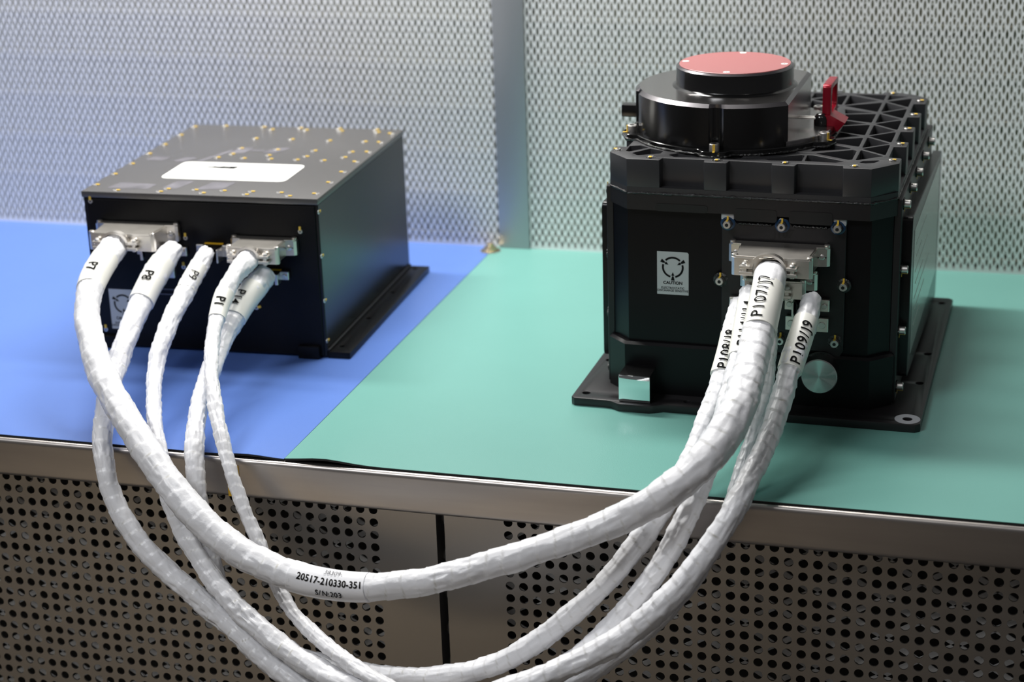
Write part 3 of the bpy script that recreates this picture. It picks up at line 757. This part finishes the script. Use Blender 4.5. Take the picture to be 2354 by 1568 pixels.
# ================================================================== cables
CABLES = {
 'A': [(-0.2348,0.1900,0.1167,0.0112), (-0.2311,0.1720,0.1148,0.0119), (-0.2310,0.1450,0.1073,0.0121), (-0.2243,0.1120,0.1005,0.0115), (-0.2159,0.0850,0.0896,0.0104), (-0.1982,0.0550,0.0731,0.0112), (-0.1787,0.0300,0.0597,0.0118), (-0.1504,0.0000,0.0437,0.0123), (-0.1193,-0.0300,0.0290,0.0113), (-0.0919,-0.0500,0.0110,0.0119), (-0.0658,-0.0680,-0.0054,0.0117), (-0.0429,-0.0780,-0.0232,0.0120), (-0.0197,-0.0850,-0.0373,0.0123), (0.0084,-0.0900,-0.0493,0.0119), (0.0365,-0.0930,-0.0568,0.0115), (0.0740,-0.0970,-0.0601,0.0111), (0.1108,-0.1000,-0.0567,0.0106), (0.1463,-0.1000,-0.0488,0.0105), (0.1872,-0.0970,-0.0348,0.0101), (0.2263,-0.0900,-0.0204,0.0104), (0.2641,-0.0800,-0.0073,0.0106), (0.2950,-0.0700,0.0047,0.0113), (0.3210,-0.0680,0.0211,0.0121), (0.3453,-0.0600,0.0383,0.0127), (0.3618,-0.0450,0.0543,0.0131), (0.3723,-0.0220,0.0701,0.0132), (0.3756,0.0100,0.0841,0.0131), (0.3758,0.0450,0.0959,0.0127), (0.3766,0.0700,0.1121,0.0125), (0.3775,0.0920,0.1245,0.0123), (0.3768,0.1160,0.1330,0.0124), (0.3751,0.1380,0.1369,0.0126)],
 'B': [(-0.1858,0.2050,0.1082,0.0088), (-0.1855,0.1900,0.1052,0.0111), (-0.1899,0.1700,0.0945,0.0118), (-0.1897,0.1400,0.0793,0.0105), (-0.1868,0.1100,0.0650,0.0096), (-0.1841,0.0850,0.0515,0.0091), (-0.1802,0.0600,0.0387,0.0086), (-0.1699,0.0200,0.0267,0.0081), (-0.1576,-0.0120,0.0128,0.0080), (-0.1499,-0.0280,-0.0033,0.0079), (-0.1441,-0.0350,-0.0229,0.0081), (-0.1302,-0.0450,-0.0437,0.0082), (-0.1126,-0.0520,-0.0623,0.0084), (-0.0896,-0.0580,-0.0798,0.0089), (-0.0655,-0.0620,-0.0953,0.0088), (-0.0434,-0.0660,-0.1088,0.0088), (-0.0237,-0.0700,-0.1230,0.0084), (-0.0032,-0.0750,-0.1360,0.0088), (0.0168,-0.0800,-0.1486,0.0087), (0.0453,-0.0880,-0.1610,0.0087), (0.0850,-0.0880,-0.1746,0.0086), (0.1348,-0.0850,-0.1783,0.0086), (0.1892,-0.0850,-0.1605,0.0085), (0.2358,-0.0860,-0.1287,0.0080), (0.2628,-0.0840,-0.1076,0.0076), (0.2811,-0.0800,-0.0905,0.0075), (0.2995,-0.0700,-0.0711,0.0079), (0.3126,-0.0620,-0.0529,0.0082), (0.3282,-0.0500,-0.0317,0.0082), (0.3402,-0.0450,-0.0047,0.0085), (0.3464,-0.0280,0.0157,0.0085), (0.3549,-0.0040,0.0384,0.0082), (0.3600,0.0210,0.0609,0.0083), (0.3616,0.0460,0.0766,0.0081), (0.3612,0.0720,0.0888,0.0080), (0.3599,0.0960,0.1003,0.0079), (0.3589,0.1180,0.1111,0.0080), (0.3581,0.1420,0.1192,0.0081)],
 'C': [(-0.1503,0.2000,0.1083,0.0072), (-0.1498,0.1850,0.1045,0.0079), (-0.1506,0.1600,0.0917,0.0086), (-0.1512,0.1350,0.0772,0.0081), (-0.1522,0.1100,0.0652,0.0076), (-0.1507,0.0850,0.0510,0.0072), (-0.1432,0.0600,0.0374,0.0064), (-0.1331,0.0350,0.0238,0.0059), (-0.1097,-0.0080,0.0191,0.0061), (-0.0967,-0.0280,0.0014,0.0064), (-0.0880,-0.0400,-0.0274,0.0078), (-0.0735,-0.0450,-0.0553,0.0078), (-0.0566,-0.0550,-0.0726,0.0078), (-0.0378,-0.0630,-0.0913,0.0081), (-0.0163,-0.0700,-0.1076,0.0084), (0.0072,-0.0770,-0.1200,0.0087), (0.0291,-0.0830,-0.1305,0.0090), (0.0523,-0.0880,-0.1397,0.0093), (0.0861,-0.1050,-0.1422,0.0091), (0.1265,-0.1180,-0.1434,0.0090), (0.1666,-0.1220,-0.1395,0.0089), (0.2050,-0.1220,-0.1259,0.0088), (0.2369,-0.1180,-0.1103,0.0088), (0.2598,-0.1100,-0.1015,0.0087), (0.2792,-0.1000,-0.0943,0.0091), (0.2984,-0.0950,-0.0823,0.0094), (0.3171,-0.0880,-0.0681,0.0097), (0.3359,-0.0800,-0.0496,0.0096), (0.3529,-0.0700,-0.0291,0.0096), (0.3672,-0.0550,-0.0084,0.0090), (0.3784,-0.0420,0.0126,0.0084), (0.3849,-0.0170,0.0252,0.0081), (0.3915,0.0180,0.0361,0.0080), (0.3961,0.0480,0.0551,0.0081), (0.3980,0.0700,0.0722,0.0085), (0.4020,0.0900,0.0870,0.0092), (0.4056,0.1120,0.1008,0.0097), (0.4072,0.1320,0.1095,0.0091), (0.4071,0.1480,0.1135,0.0077)],
 'D': [(-0.0933,0.2000,0.0907,0.0099), (-0.0968,0.1850,0.0849,0.0110), (-0.1021,0.1680,0.0756,0.0109), (-0.1043,0.1450,0.0646,0.0093), (-0.1062,0.1250,0.0509,0.0084), (-0.1002,0.0920,0.0441,0.0079), (-0.0962,0.0620,0.0354,0.0078), (-0.0873,0.0300,0.0285,0.0077), (-0.0746,-0.0080,0.0182,0.0075), (-0.0699,-0.0240,0.0048,0.0074), (-0.0659,-0.0320,-0.0169,0.0074), (-0.0591,-0.0370,-0.0517,0.0075), (-0.0546,-0.0390,-0.0762,0.0071), (-0.0499,-0.0400,-0.0981,0.0071), (-0.0438,-0.0420,-0.1184,0.0068), (-0.0317,-0.0460,-0.1329,0.0068), (-0.0118,-0.0540,-0.1404,0.0068), (0.0098,-0.0580,-0.1444,0.0067), (0.0333,-0.0620,-0.1457,0.0070), (0.0639,-0.0670,-0.1486,0.0073), (0.0946,-0.0700,-0.1494,0.0076), (0.1283,-0.0720,-0.1467,0.0079), (0.1653,-0.0740,-0.1394,0.0082), (0.1941,-0.0740,-0.1288,0.0084), (0.2191,-0.0730,-0.1137,0.0084), (0.2421,-0.0700,-0.0927,0.0083), (0.2673,-0.0650,-0.0693,0.0083), (0.2869,-0.0580,-0.0486,0.0086), (0.3021,-0.0480,-0.0270,0.0089), (0.3161,-0.0300,-0.0078,0.0089), (0.3276,-0.0100,0.0115,0.0083), (0.3372,0.0100,0.0311,0.0077), (0.3435,0.0360,0.0494,0.0078), (0.3465,0.0630,0.0655,0.0079), (0.3472,0.0900,0.0813,0.0076), (0.3475,0.1140,0.0933,0.0074), (0.3467,0.1370,0.1022,0.0071), (0.3459,0.1540,0.1052,0.0068)],
 'E': [(-0.1043,0.1950,0.1081,0.0091), (-0.1047,0.1780,0.1067,0.0090), (-0.1078,0.1550,0.0998,0.0081), (-0.1073,0.1300,0.0877,0.0076), (-0.1031,0.1050,0.0722,0.0068), (-0.0919,0.0700,0.0613,0.0056), (-0.0786,0.0380,0.0504,0.0055), (-0.0659,0.0160,0.0325,0.0058), (-0.0517,-0.0060,0.0193,0.0057), (-0.0402,-0.0210,-0.0004,0.0057), (-0.0306,-0.0290,-0.0192,0.0056), (-0.0223,-0.0320,-0.0402,0.0056), (-0.0100,-0.0400,-0.0585,0.0056), (0.0005,-0.0460,-0.0779,0.0056), (0.0114,-0.0530,-0.0967,0.0053), (0.0273,-0.0620,-0.1098,0.0056), (0.0487,-0.0760,-0.1179,0.0059), (0.0769,-0.0880,-0.1281,0.0058), (0.1089,-0.1100,-0.1289,0.0060), (0.1473,-0.1350,-0.1260,0.0059), (0.1881,-0.1450,-0.1316,0.0058), (0.2205,-0.1300,-0.1396,0.0062), (0.2499,-0.0880,-0.1374,0.0063), (0.2804,-0.0720,-0.1187,0.0063), (0.3088,-0.0660,-0.0950,0.0066), (0.3295,-0.0600,-0.0736,0.0066), (0.3474,-0.0500,-0.0503,0.0065), (0.3617,-0.0380,-0.0256,0.0062), (0.3693,-0.0180,-0.0081,0.0056), (0.3725,-0.0030,0.0108,0.0050), (0.3746,0.0220,0.0246,0.0054), (0.3783,0.0400,0.0368,0.0057), (0.3805,0.0620,0.0484,0.0058), (0.3813,0.0820,0.0610,0.0058), (0.3804,0.1000,0.0764,0.0059), (0.3775,0.1220,0.0907,0.0060), (0.3739,0.1450,0.1012,0.0060)],
}
PX = {
 'A': [(-0.2305,0.1550,0.1112), (-0.2254,0.1070,0.0980), (0.0408,-0.0930,-0.0582), (0.1063,-0.0995,-0.0582), (0.3774,0.0720,0.1086), (0.3765,0.1130,0.1339)],
 'B': [(-0.1863,0.1820,0.1022), (-0.1911,0.1370,0.0802), (0.3631,0.0740,0.0791), (0.3566,0.1280,0.1132)],
 'C': [(-0.1498,0.1780,0.1026), (-0.1496,0.1500,0.0888), (0.4016,0.0770,0.0790), (0.4061,0.1200,0.1061)],
 'D': [(-0.0978,0.1820,0.0829), (-0.1067,0.1480,0.0663), (0.3493,0.0700,0.0759), (0.3533,0.1080,0.1012)],
 'E': [(-0.1103,0.1370,0.0941), (-0.1067,0.1100,0.0763)],
}

def resample(pts, ds=0.0013):
    P = [Vector(p[:3]) for p in pts]; r = [p[3] for p in pts]
    r = [r[0]] + [(r[i - 1] + 2 * r[i] + r[i + 1]) / 4 for i in range(1, len(r) - 1)] + [r[-1]]
    for _ in range(2):
        P = [P[0]] + [(P[i - 1] + P[i] * 4 + P[i + 1]) / 6 for i in range(1, len(P) - 1)] + [P[-1]]
    out = []
    for i in range(len(P) - 1):
        p0 = P[max(i - 1, 0)]; p1 = P[i]; p2 = P[i + 1]; p3 = P[min(i + 2, len(P) - 1)]
        n = max(2, int((p2 - p1).length / ds))
        for j in range(n):
            t = j / n
            q = 0.5 * ((2 * p1) + (p2 - p0) * t + (2 * p0 - 5 * p1 + 4 * p2 - p3) * t * t + (3 * p1 - p0 - 3 * p2 + p3) * t ** 3)
            out.append((q, r[i] + (r[i + 1] - r[i]) * (3 * t * t - 2 * t ** 3)))
    out.append((P[-1], r[-1]))
    return out

VIEW = -F_
class Cable:
    def __init__(s, key, label):
        s.pts = resample(CABLES[key]); s.P = [p for p, r in s.pts]; s.r = [r for p, r in s.pts]
        s.S = [0.0]
        for i in range(1, len(s.P)): s.S.append(s.S[-1] + (s.P[i] - s.P[i - 1]).length)
        s.o = s.P[0].copy(); s.root = thing('cable', label, 'cable', s.o, 0.0, 'white taped cables between the two boxes')
        s.fr = frames(s.P); s.seed = ord(key) * 3.7
    def sh(s, v): return v - s.o
    def jacket(s, pitch=0.0125, n=48, cuts=()):
        m = MB(); seam = []
        for i, (p, r) in enumerate(s.pts):
            t, a, b = s.fr[i]; sl = s.S[i]
            for k in range(n):
                g = 2 * PI * k / n; c, q = math.cos(g), math.sin(g)
                f = (sl / pitch + g / (2 * PI) + 0.18 * noise.noise(Vector((c, q, sl * 30 + s.seed)))) % 1.0
                h = 0.00060 * (1 - f) - 0.0003
                h += 0.0014 * noise.noise(Vector((c * .9 + s.seed, q * .9, sl * 42)))
                w_ = noise.noise(Vector((c * 2.6, q * 2.6 + s.seed, sl * 85)))
                h += 0.0024 * (0.30 - abs(w_)) * max(0.12, 0.45 + 0.9 * noise.noise(Vector((sl * 16, s.seed, 2.0))))
                w2 = noise.noise(Vector((c * 3.4 + 9, q * 3.4, sl * 40 + s.seed)))
                h += 0.0010 * (0.25 - abs(w2))
                m.v.append(p + (a * c + b * q) * (r + h) - s.o)
                seam.append(max(0.0, 1 - min(f, 1 - f) / 0.075) * max(0.0, 0.35 + 1.3 * noise.noise(Vector((c * 1.5, q * 1.5, sl * 60 + 5)))))
        L_ = len(s.pts)
        for j in range(L_ - 1):
            for k in range(n):
                k2 = (k + 1) % n; m.f.append((j * n + k, j * n + k2, (j + 1) * n + k2, (j + 1) * n + k))
        o = m.build('jacket', 'tape_wrap', s.root, None, 75)
        at = o.data.attributes.new('seam', 'FLOAT', 'POINT')
        at.data.foreach_set('value', seam)
        return o
    def near(s, P): return min(range(len(s.P)), key=lambda i: (s.P[i] - Vector(P)).length)
    def at(s, f):
        f = min(max(f, 0), len(s.P) - 1.001); i = int(f); t = f - i
        return s.P[i].lerp(s.P[i + 1], t), s.r[i] * (1 - t) + s.r[i + 1] * t, (s.P[i + 1] - s.P[i]).normalized()
    def sleeve(s, i0, i1, extra=0.0008, mt='sleeve', name='label_sleeve'):
        m = MB(); n = 40; rows = list(range(i0, i1 + 1))
        rad = [max(s.r[i0], 0) + (s.r[i1] - s.r[i0]) * j / max(1, len(rows) - 1) for j in range(len(rows))]
        mx = max(s.r[i] - q for i, q in zip(rows, rad))
        s.slv = {i: q + max(mx, 0) * .6 + extra for i, q in zip(rows, rad)}
        rr = [(rows[0], -.0012)] + [(i, 0) for i in rows] + [(rows[-1], -.0012)]
        for i, dr in rr:
            t, a, b = s.fr[i]; wob = s.slv[i]
            for k in range(n):
                g = 2 * PI * k / n; c, q = math.cos(g), math.sin(g)
                h = .0005 * noise.noise(Vector((c * 1.1 + s.seed, q * 1.1, s.S[i] * 40)))
                m.v.append(s.P[i] + (a * c + b * q) * (wob + h + dr) - s.o)
        for j in range(len(rr) - 1):
            for k in range(n):
                k2 = (k + 1) % n; m.f.append((j * n + k, j * n + k2, (j + 1) * n + k2, (j + 1) * n + k))
        return m.build(name, mt, s.root, None, 50)
    def write(s, parent, txt, ic, size, th=0.0, mt='ink', bold=.0, ydir=1, lift=.0007, spacing=1.0, dy=0.0):
        me = text_mesh(txt, size, bold, spacing)
        bm = bmesh.new(); bm.from_mesh(me)
        for k in range(-8, 9):
            bmesh.ops.bisect_plane(bm, geom=bm.verts[:] + bm.edges[:] + bm.faces[:], plane_co=(0, k * size / 14, 0), plane_no=(0, 1, 0))
        xm = max(abs(v.co.x) for v in bm.verts)
        kx = int(xm / .003) + 1
        for k in range(-kx, kx + 1):
            bmesh.ops.bisect_plane(bm, geom=bm.verts[:] + bm.edges[:] + bm.faces[:], plane_co=(k * .003, 0, 0), plane_no=(1, 0, 0))
        s0 = s.S[ic]; r0 = s.slv.get(ic, s.r[ic])
        for v in bm.verts:
            x, y = v.co.x, v.co.y + dy
            sl = s0 + x; i = max(range(1), key=lambda q: 0)
            lo, hi = 0, len(s.S) - 1
            while hi - lo > 1:
                md = (lo + hi) // 2
                if s.S[md] <= sl: lo = md
                else: hi = md
            f = lo + (sl - s.S[lo]) / max(1e-9, s.S[hi] - s.S[lo])
            p, r, t = s.at(f); r = s.slv.get(lo, r) + lift
            vw = (camo.matrix_world.translation - p).normalized(); nn = (vw - t * vw.dot(t)).normalized(); up = nn.cross(t)
            g = th + y / r0
            v.co = p + (nn * math.cos(g) + up * math.sin(g)) * r - s.o
        bm.to_mesh(me); bm.free()
        return link_mesh('lettering', me, mt, parent, 0)

# white tape wrap: fine crinkle, faint darker overlap seams
M = mat('tape_wrap', (0.78, 0.78, 0.80), 0.36, spec=0.5, bump=(230, 0.30, 0.0010, (1, 1, 1))); MT['tape_wrap'] = M
N = M.node_tree.nodes; L = M.node_tree.links
at = N.new('ShaderNodeAttribute'); at.attribute_name = 'seam'
mx = N.new('ShaderNodeMix'); mx.data_type = 'RGBA'
mx.inputs['A'].default_value = (0.78, 0.78, 0.80, 1); mx.inputs['B'].default_value = (0.52, 0.51, 0.47, 1)
L.new(at.outputs['Fac'], mx.inputs['Factor']); L.new(mx.outputs['Result'], N['Principled BSDF'].inputs['Base Color'])

# connector shells: local x right, y 0 at the box face and negative outward, z 0 on top, negative down
def place(frame, c0):
    ox, oy, a = frame
    ca, sa = math.cos(a), math.sin(a)
    def f(v):
        u, w_, z = v.x + c0[0], v.y + c0[1], v.z + c0[2]
        return Vector((ox + u * ca - w_ * sa, oy + u * sa + w_ * ca, z))
    return f
LF = (LX, LY, LA); GF = (GX, GY, GA)
def shell(cb, frame, c0, W_, L_, H_, er=.0095, rc=.009, cable_x=0.0, narrow=.0115):
    f0 = place(frame, c0); f = lambda v: f0(v) - cb.o
    hw = W_ / 2; b = hw - er; bf = hw - narrow
    pts = [(-hw, 0), (-hw, -.0058), (-hw + .0022, -.0078), (-b, -.0090), (-bf, -L_ + .0105), (-bf - .0008, -L_ + .0078), (-bf - .0024, -L_ + .0058), (-bf - .0024, -L_ + .0018), (-bf, -L_),
           (bf, -L_), (bf + .0024, -L_ + .0018), (bf + .0024, -L_ + .0058), (bf + .0008, -L_ + .0078), (bf, -L_ + .0105), (b, -.0090), (hw - .0022, -.0078), (hw, -.0058), (hw, 0)]
    sh_ = MB().prism(pts, -H_, -.0012, .0004).build('connector_shell', 'nickel', cb.root, f, 30)
    ip = [(x * .965, y * .97 - .0008) for x, y in pts]
    MB().prism(ip, -.0012, 0, .0003).build('shell_cover', 'nickel', sh_, f, 30)
    MB().prism([(x * .99, y * .985 - .0003) for x, y in pts], -H_ * .55, -H_ * .5).build('joint_line', 'socket', sh_, f, 30)
    for x, y in [(-hw + .0028, -.0030), (hw - .0028, -.0030), (-bf - .0002, -L_ + .0036), (bf + .0002, -L_ + .0036)]:
        MB().lathe((x, y, 0), [(.0026, -H_ - .0003), (.0026, .0007), (.0021, .0011)], 'z', 20).build('screw_post', 'nickel', sh_, f)
    for sx in (-1, 1):
        MB().lathe((sx * (hw - .0062), -.0076, -H_ * .5), [(.0024, 0), (.0024, -.0016), (.0018, -.0020)], 'y', 20).build('jack_screw', 'silver', sh_, f)
    # strain relief clamp around the cable
    yc = -L_ - .0030; m = MB(); n = 20; cz = -H_ * .5
    rr0, rr1 = rc + .0006, rc + .0030
    for y in (yc - .0028, yc + .0028):
        for i in range(n + 1):
            a = PI * i / n
            for r in (rr0, rr1): m.v.append((cable_x + r * math.cos(a), y, cz + r * .85 * math.sin(a)))
    k = 2 * (n + 1)
    for i in range(n):
        a = 2 * i
        m.f += [(a, a + 1, a + 3, a + 2), (k + a, k + a + 2, k + a + 3, k + a + 1), (a + 1, k + a + 1, k + a + 3, a + 3), (a, a + 2, k + a + 2, k + a)]
    m.build('clamp_strap', 'nickel', sh_, f, 40)
    for sx in (-1, 1):
        m = MB()
        xa = cable_x + sx * rr0; xb = cable_x + sx * (rr1 + .0085)
        m.box(min(xa, xb), yc - .0028, cz - .0008, max(xa, xb), yc + .0028, cz + .0018, .0004, 1)
        m.box(min(xa, xb), yc - .0028, cz - .0060, max(xa, xb), yc + .0028, cz - .0032, .0004, 1)
        m.box(cable_x + sx * (rr1 + .0045) - .0017, yc - .0016, cz - .0075, cable_x + sx * (rr1 + .0045) + .0017, yc + .0016, cz + .0040, .0004, 1)
        m.build('clamp_bar', 'nickel', sh_, f, 30)
        MB().lathe((cable_x + sx * (rr1 + .0045), yc, cz + .0018), [(.0024, 0), (.0024, .0014), (.0015, .0024)], 'z', 18).build('clamp_screw', 'silver', sh_, f)
    return sh_
def small_plug(cb, frame, c0, W_, L_, H_, earw=.008, tip=.55, mt='black', cx=0):
    f0 = place(frame, c0); f = lambda v: f0(v) - cb.o
    hw = W_ / 2; b = hw - earw
    sh_ = MB().prism([(-b, 0), (-b, -L_ * .35), (-b * tip + cx * .6, -L_), (b * tip + cx * .6, -L_), (b, -L_ * .35), (b, 0)], -H_, 0, .0005).build('connector_shell', mt, cb.root, f, 30)
    for sx in (-1, 1):
        x0, x1 = sorted((sx * (b - .0005), sx * hw))
        MB().box(x0, -.0050, -H_ + .0004, x1, -.0008, -.0006, .0005, 1).build('mounting_ear', 'nickel', sh_, f)
        MB().cyl((sx * (hw - earw / 2), -.0050, -H_ / 2), .0022, -.0018, 'y', 18, .0004).build('jack_screw', 'silver', sh_, f)
        if mt == 'black': MB().box(*sorted((0, 0))[:0], min(sx * b * .86, sx * (b + .0004)), -L_ * .75, -H_ - .002, max(sx * b * .86, sx * (b + .0004)), -.004, -.001, .0003, 1).build('side_plate', 'nickel', sh_, f)
    MB().box(-b, -.0035, -.0002, b, -.0005, .0006).build('tape_edge', 'kapton', sh_, f)
    return sh_

# thick harness
A = Cable('A', 'thickest white taped cable of the five, drooping from box to box in front')
A.jacket(.0135)
i0, i1 = A.near(PX['A'][0]), A.near(PX['A'][1])
sl = A.sleeve(i0, i1); A.write(sl, 'P7', (i0 * 3 + i1 * 5) // 8, .0125, -.60, bold=.012)
i0, i1 = A.near(PX['A'][2]), A.near(PX['A'][3])
sl = A.sleeve(i0, i1, .0009, 'white_sleeve' if 'white_sleeve' in MT else 'tape', 'part_number_sleeve')
ic = (i0 + i1) // 2
A.write(sl, '20517-210330-351', ic + 3, .0071, .10, bold=.022, spacing=1.04)
A.write(sl, 'S/N:203', ic + 3, .0062, -.66, bold=.020, spacing=1.08)
A.write(sl, '38309-', ic + 4, .0060, .78, 'fadedink')
i0, i1 = A.near(PX['A'][4]), A.near(PX['A'][5])
sl = A.sleeve(i0, i1); A.write(sl, 'P107/J7', (i0 + i1) // 2 + 2, .0135, .32, bold=.002, spacing=1.12)
shell(A, LF, (.0550, -.0010, .1268), .0820, .0415, .0160, rc=.0105, cable_x=-.004)
shell(A, GF, (.1755, .0245, .1497), .0835, .0440, .0165, rc=.0118, cable_x=-.002)

B_ = Cable('B', 'white taped cable lettered P8, next right of the thickest one on the left box')
B_.jacket(.0118)
i0, i1 = B_.near(PX['B'][0]), B_.near(PX['B'][1])
sl = B_.sleeve(i0, i1); B_.write(sl, 'P8', (i0 + i1) // 2 + 2, .0125, -.55, bold=.012)
i0, i1 = B_.near(PX['B'][2]), B_.near(PX['B'][3])
sl = B_.sleeve(i0, i1); B_.write(sl, 'P114/J14', (i0 + i1) // 2, .0125, -.15, bold=.014, spacing=1.12)
small_plug(B_, LF, (.0770, -.0005, .1050), .0500, .020, .0095, cx=.0)
shell(B_, GF, (.1755, .0245, .1270), .0640, .0330, .0150, rc=.0082, cable_x=-.004, narrow=.0085)

C2 = Cable('C', 'white taped cable lettered P9, middle one of the five on the left box')
C2.jacket(.0110)
i0, i1 = C2.near(PX['C'][0]), C2.near(PX['C'][1])
sl = C2.sleeve(i0, i1, .0004); C2.write(sl, 'P9', (i0 * 2 + i1 * 3) // 5, .0110, -.10, bold=.004)
i0, i1 = C2.near(PX['C'][2]), C2.near(PX['C'][3])
sl = C2.sleeve(i0, i1); C2.write(sl, 'P109/J9', (i0 + i1) // 2 - 2, .0118, -.25, bold=.014, spacing=1.12)
small_plug(C2, LF, (.1290, -.0005, .1085), .0340, .024, .0120, cx=-.003)
small_plug(C2, GF, (.1990, .0250, .1040), .0370, .022, .0115, cx=.0)

D = Cable('D', 'white taped cable lettered P14, lowest and rightmost on the left box')
D.jacket(.0105)
i0, i1 = D.near(PX['D'][0]), D.near(PX['D'][1])
sl = D.sleeve(i0, i1); D.write(sl, 'P14', (i0 * 2 + i1 * 3) // 5, .0115, -.72, bold=.012)
i0, i1 = D.near(PX['D'][2]), D.near(PX['D'][3])
sl = D.sleeve(i0, i1); D.write(sl, 'P108/J8', (i0 + i1) // 2, .0118, .0, bold=.014, spacing=1.12)
small_plug(D, LF, (.1740, -.0005, .0855), .0540, .018, .0090, cx=.0)
small_plug(D, GF, (.1520, .0250, .1015), .0360, .018, .0110, cx=.0)

E_ = Cable('E', 'thinnest white taped cable, lettered P1, from the top right plug of the left box')
E_.jacket(.0095)
i0, i1 = E_.near(PX['E'][0]), E_.near(PX['E'][1])
sl = E_.sleeve(i0, i1); E_.write(sl, 'P1', (i0 * 3 + i1 * 4) // 7, .0115, -.25, bold=.02)
shell(E_, LF, (.1795, -.0010, .1172), .0640, .0370, .0150, rc=.0085, cable_x=-.002, narrow=.0095)
small_plug(E_, GF, (.1750, .0250, .1118), .0280, .020, .0064, earw=.005, tip=.8, mt='nickel')

for p in (SC_FLAT, SC_LID, SC_SIDE, SC_BIG, SC_CONN):
    for k in p[1]: bpy.data.objects.remove(k)
    bpy.data.objects.remove(p[0])
